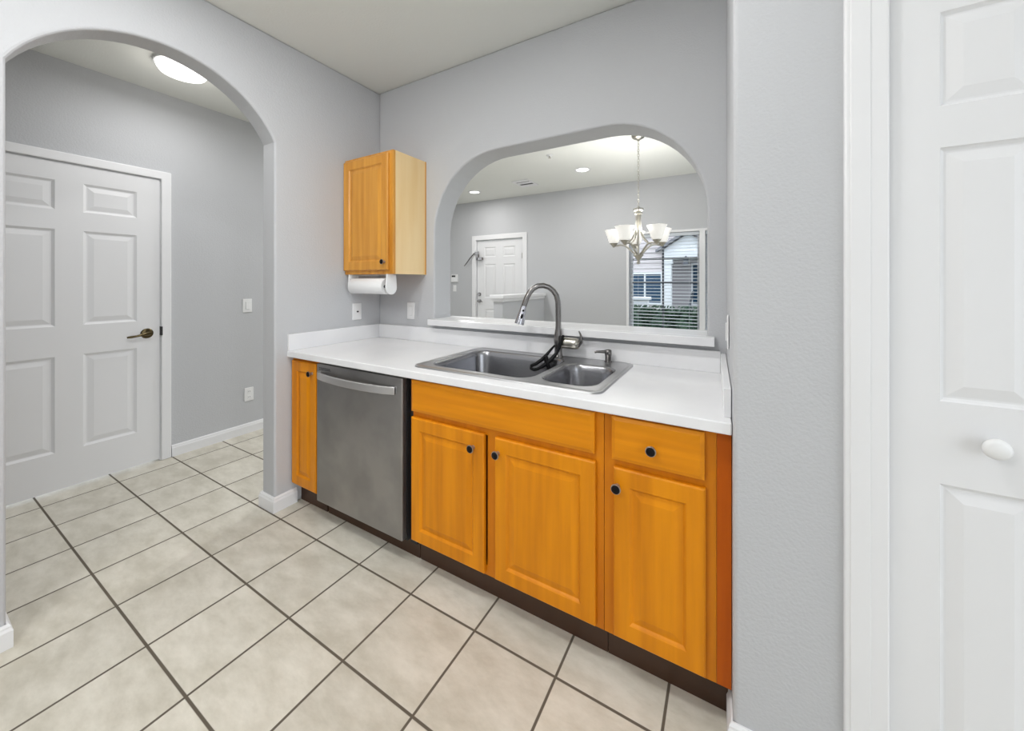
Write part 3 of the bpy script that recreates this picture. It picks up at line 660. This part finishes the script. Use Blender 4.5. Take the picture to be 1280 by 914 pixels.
for k in range(5):
    a_ = view + .10 + 2 * PI * k / 5; dx, dy = math.cos(a_), math.sin(a_)
    P = lambda r_, z_: (CX_ + dx * r_, CY_ + dy * r_, z_)
    arm = MB().tube([P(.012, 1.582), P(.045, 1.598), P(.085, 1.640), P(.125, 1.672), P(.170, 1.682), P(.21, 1.674), P(RA, 1.676)], [.007, .009, .009, .009, .008, .008, .008], 10)
    arm.tube([P(.020, 1.968), P(.021, 1.90), P(.024, 1.84), P(.036, 1.785), P(.060, 1.735), P(.095, 1.70), P(.130, 1.680)], [.007, .007, .008, .008, .008, .008, .006], 10)
    ao = ob('arm', arm, 'brushed', ch, smooth=60)
    ob('shade_cup', MB().lathe([(.001, 1.660), (.010, 1.662), (.020, 1.680), (.036, 1.694), (.038, 1.702), (.001, 1.702)], P(RA, 0), 'Z', 20), 'brushed', ao, smooth=50)
    pr_ = [(.030, 1.700), (.042, 1.706), (.052, 1.730), (.060, 1.760), (.069, 1.790), (.080, 1.815), (.088, 1.829)]
    sh = ob('lamp_shade', MB().lathe(pr_ + [(r_ - .004, z_ + .001) for r_, z_ in reversed(pr_)], P(RA, 0), 'Z', 32, cap=False), 'shade', ao, smooth=50)
    ob('bulb', MB().sphere(P(RA, 1.755), .024, .024, .034), 'bulb', ao, smooth=60)

# ------------------------------------------------------------------ outside the window
YN = 10.0
struct(tag(ob('ground', MB().box(-40, 40, 3.62, 60, -.25, -.12), 'lawn'), 'green lawn outside the dining room window'))
struct(ob('bounce_patio', MB().box(-40, 40, -40, -4.32, -.25, -.12).box(4.82, 40, -4.32, 3.62, -.25, -.12).box(-40, -4.22, -4.32, 3.62, -.25, -.12), 'concrete'), 'pale concrete added outside to bounce light')  # unseen pale ground, added to bounce light up to the ceiling
nb = empty('neighbor_house', (1, YN, -.12)); tag(nb, 'pale lap-sided neighboring house with gabled porch, seen through the blinds', 'house')
wallmb = MB()
z = -.12
while z < 4.2:
    for xa, xb in ((-9, .56), (1.9, 9)):
        wallmb.add([(xa, YN - .03, z), (xb, YN - .03, z), (xb, YN - .005, z + .155), (xa, YN - .005, z + .155), (xa, YN + .2, z), (xb, YN + .2, z), (xb, YN + .2, z + .155), (xa, YN + .2, z + .155)],
                   [(0, 1, 2, 3), (4, 7, 6, 5), (0, 4, 5, 1), (3, 2, 6, 7), (0, 3, 7, 4), (1, 5, 6, 2)])
    z += .155
ob('siding', wallmb, 'siding', nb)
ob('porch_wall', MB().box(.56, 3.2, YN + 1.0, YN + 1.1, -.12, 2.4), 'stucco', nb)
ob('porch_beam', MB().box(.54, 3.3, YN - .08, YN + .12, 1.98, 2.25), 'white_ext', nb, bevel=.02)
ob('porch_column', MB().box(.58, .78, YN - .10, YN + .10, -.12, 1.98).box(.55, .81, YN - .13, YN + .13, -.12, .08).box(.55, .81, YN - .13, YN + .13, 1.86, 1.98), 'white_ext', nb, bevel=.01)
ob('gable', MB().prism([[(.50, 2.25), (1.95, 2.25), (1.225, 2.72)]], fY, YN - .06, YN + .9), 'white_ext', nb)
ob('roof', MB().prism([[(.36, 2.20), (1.225, 2.76), (2.09, 2.20), (2.09, 2.28), (1.225, 2.85), (.36, 2.28)]], fY, YN - .25, YN + .95), 'roof', nb)
ob('upper_siding', MB().box(.56, 1.9, YN + .06, YN + .2, 2.25, 4.2), 'siding', nb)
wf = ob('window', MB().prism([[(-.60, .64), (.54, .64), (.54, 1.62), (-.60, 1.62)], [(-.54, .70), (.48, .70), (.48, 1.56), (-.54, 1.56)]], fY, YN - .06, YN + .02).box(-.0, .05, YN - .05, YN + .0, .70, 1.56), 'white_ext', nb)
ob('pane', MB().box(-.54, .48, YN - .034, YN - .032, .70, 1.56), 'darkglass', wf)
wf = ob('window', MB().prism([[(1.22, .60), (2.2, .60), (2.2, 1.92), (1.22, 1.92)], [(1.27, .66), (2.15, .66), (2.15, 1.86), (1.27, 1.86)]], fY, YN + .94, YN + 1.0), 'white_ext', nb)
ob('pane', MB().box(1.27, 2.15, YN + .96, YN + .97, .66, 1.86), 'darkglass', wf)
ob('porch_lantern', MB().box(1.11, 1.23, YN - .2, YN - .08, 1.80, 1.98).add([(1.08, YN - .23, 1.98), (1.26, YN - .23, 1.98), (1.26, YN - .05, 1.98), (1.08, YN - .05, 1.98), (1.17, YN - .14, 2.08)], [(3, 2, 1, 0), (0, 1, 4), (1, 2, 4), (2, 3, 4), (3, 0, 4)]), 'muntin', nb)
ob('porch_floor', MB().box(.45, 3.3, YN - .3, YN + 1.0, -.12, .04), 'concrete', nb)
pc = empty('porch_chair', (1.0, YN + .35, .04)); tag(pc, 'small dark chair on the porch across the way', 'chair')
ob('seat', MB().box(.80, 1.22, YN + .15, YN + .55, .44, .49), 'muntin', pc)
ob('backrest', MB().add([(1.18, YN + .15, .49), (1.22, YN + .15, .49), (1.22, YN + .55, .49), (1.18, YN + .55, .49), (1.30, YN + .15, 1.05), (1.34, YN + .15, 1.05), (1.34, YN + .55, 1.05), (1.30, YN + .55, 1.05)],
   [(0, 3, 2, 1), (4, 5, 6, 7), (0, 1, 5, 4), (1, 2, 6, 5), (2, 3, 7, 6), (3, 0, 4, 7)]), 'muntin', pc)
for x in (.82, 1.18):
    for y in (YN + .17, YN + .51): ob('leg', MB().box(x, x + .035, y, y + .035, .04, .45), 'muntin', pc)
gw = tag(ob('garden_wall', MB().box(-.55, .45, 8.0, 8.25, -.12, .86).box(-.60, .50, 7.95, 8.3, .86, .94), 'white_ext', bevel=.02), 'low pale garden wall in front of the neighboring window', 'wall')
def hedge(x, y, rx, ry, h, label):
    random.seed(int(x * 100) + 500); mb = MB()
    for i in range(420):
        a_ = random.uniform(0, 2 * PI); t = random.uniform(0, 1); e = random.uniform(.75, 1.0)
        ph_ = math.acos(1 - t); c = Vector((x + rx * math.sin(ph_) * math.cos(a_) * e, y + ry * math.sin(ph_) * math.sin(a_) * e, -.12 + h * math.cos(ph_) * e))
        n_ = Vector((random.uniform(-1, 1), random.uniform(-1, 1), random.uniform(-.3, 1))).normalized(); u = n_.orthogonal().normalized(); v = n_.cross(u); q = random.uniform(.04, .075)
        mb.add([c - u * q, c - v * q * .5, c + u * q, c + v * q * .5, c + n_ * .008], [(0, 1, 4), (1, 2, 4), (2, 3, 4), (3, 0, 4)])
    mb.sphere((x, y, -.12 + h * .3), rx * .85, ry * .85, h * .6, 14, 8)
    return tag(ob('hedge_bush', mb, 'leaf', recalc=False), label, 'bush', 'bushes outside the dining room window')
for x, y, h, l in ((-.62, 6.6, .94, 'leftmost dark green bush below the neighboring window'), (-.10, 6.75, .90, 'second dark green bush from the left below the neighboring window'),
                   (.42, 6.7, .92, 'dark green bush left of the white porch column'), (.94, 6.65, .84, 'dark green bush in front of the porch column'),
                   (1.46, 6.7, .80, 'dark green bush in front of the porch chair'), (1.98, 6.6, .86, 'rightmost dark green bush seen through the window')):
    hedge(x, y - .15, .235, .25, h, l)
random.seed(11); hr = MB().box(-2.4, 4.4, 7.15, 7.55, -.12, .66)
for i in range(5200):
    c = Vector((random.uniform(-2.45, 4.45), random.uniform(7.08, 7.6), random.uniform(.60, .76))) if i % 3 == 0 else Vector((random.uniform(-2.45, 4.45), random.uniform(7.05, 7.14), random.uniform(-.1, .72)))
    n_ = Vector((random.uniform(-1, 1), random.uniform(-1, .3), random.uniform(-.3, 1))).normalized(); u = n_.orthogonal().normalized(); v = n_.cross(u); q = random.uniform(.03, .06)
    hr.add([c - u * q, c - v * q * .5, c + u * q, c + v * q * .5, c + n_ * .008], [(0, 1, 4), (1, 2, 4), (2, 3, 4), (3, 0, 4)])
tag(ob('clipped_hedge', hr, 'leaf', recalc=False), 'long low clipped hedge running behind the dark green bushes', 'hedge')

# ------------------------------------------------------------------ lights
W = bpy.data.worlds.new('World'); bpy.context.scene.world = W; W.use_nodes = True
bg = W.node_tree.nodes['Background']; bg.inputs[0].default_value = (.90, .95, 1.0, 1); bg.inputs[1].default_value = 3.3
def area(name, loc, rot, sx, sy, power, col=(1, 1, 1)):
    l = bpy.data.lights.new(name, 'AREA'); l.shape = 'RECTANGLE'; l.size = sx; l.size_y = sy; l.energy = power; l.color = col
    o = bpy.data.objects.new(name, l); C.objects.link(o); o.location = loc; o.rotation_euler = rot; return o
# globe pendant added to light walls and ceiling, out of view on the left
kl = empty('added_globe_pendant', (1.15, -2.75, H)); tag(kl, 'white glass globe pendant added to brighten the kitchen, out of view', 'added pendant light')
ob('canopy', MB().lathe([(.001, -.0005), (.06, -.0005), (.055, -.02), (.001, -.025)], (1.15, -2.75, H), 'Z', 24), 'brushed', kl, smooth=40)
ob('stem', MB().tube([(1.15, -2.75, H - .02), (1.15, -2.75, 2.48)], .006, 8), 'brushed', kl)
ob('globe', MB().sphere((1.15, -2.75, 2.38), .11), 'lamp', kl, smooth=80)
PW = 12
def point(name, loc, power, r=.05, col=(1, .96, .9)):
    l = bpy.data.lights.new(name, 'POINT'); l.energy = power; l.shadow_soft_size = r; l.color = col
    o = bpy.data.objects.new(name, l); C.objects.link(o); o.location = loc
for dx, dy in ((.2, 0), (-.2, 0), (0, .2), (0, -.2)):
    point('added_pendant_fill', (1.15 + dx, -2.75 + dy, 2.30), PW, .10, (1, 1, 1))  # added fill lamps spread around the unseen globe
point('hall_lamp', (-.84, -.86, H - .16), 2, .1)
area('hall_downlight', (-.84, -.86, H - .085), (0, 0, 0), .24, .24, 7, (1, 1, 1))
area('added_foyer_downlight', (-.75, 1.3, H - .012), (0, 0, 0), .15, .15, 36, (1, 1, 1))  # unseen lamp added to brighten the hall low down
for x, y in KC:
    area('added_kitchen_downlight', (x, y, H - .012), (0, 0, 0), .15, .15, 13.5, (1, 1, 1))  # lamps of the added kitchen cans, out of view
for x, y in ((-1.19, 2.836), (.647, 2.574)):
    area('recessed_lamp', (x, y, H - .012), (0, 0, 0),   .14, .14, 9, (1, .98, .95))
for k in range(5):
    a_ = view + .10 + 2 * PI * k / 5
    point('shade_lamp', (CX_ + math.cos(a_) * RA, CY_ + math.sin(a_) * RA, 1.835), 7.5, .035, (1, .99, .97))

# ------------------------------------------------------------------ camera
cd = bpy.data.cameras.new('camera'); co = bpy.data.objects.new('camera', cd); C.objects.link(co)
co.location = (2.216, -1.88, 1.316); co.rotation_euler = (PI / 2, 0, math.radians(30.1))
cd.sensor_width = 36; cd.lens = 466 / 1280 * 36; cd.shift_y = -104 / 1280; cd.clip_start = 0.02; cd.clip_end = 200
S = bpy.context.scene; S.camera = co
S.view_settings.view_transform = 'Standard'; S.view_settings.look = 'None'; S.view_settings.gamma = 1; S.view_settings.use_curve_mapping = False
S.view_settings.exposure = -0.33
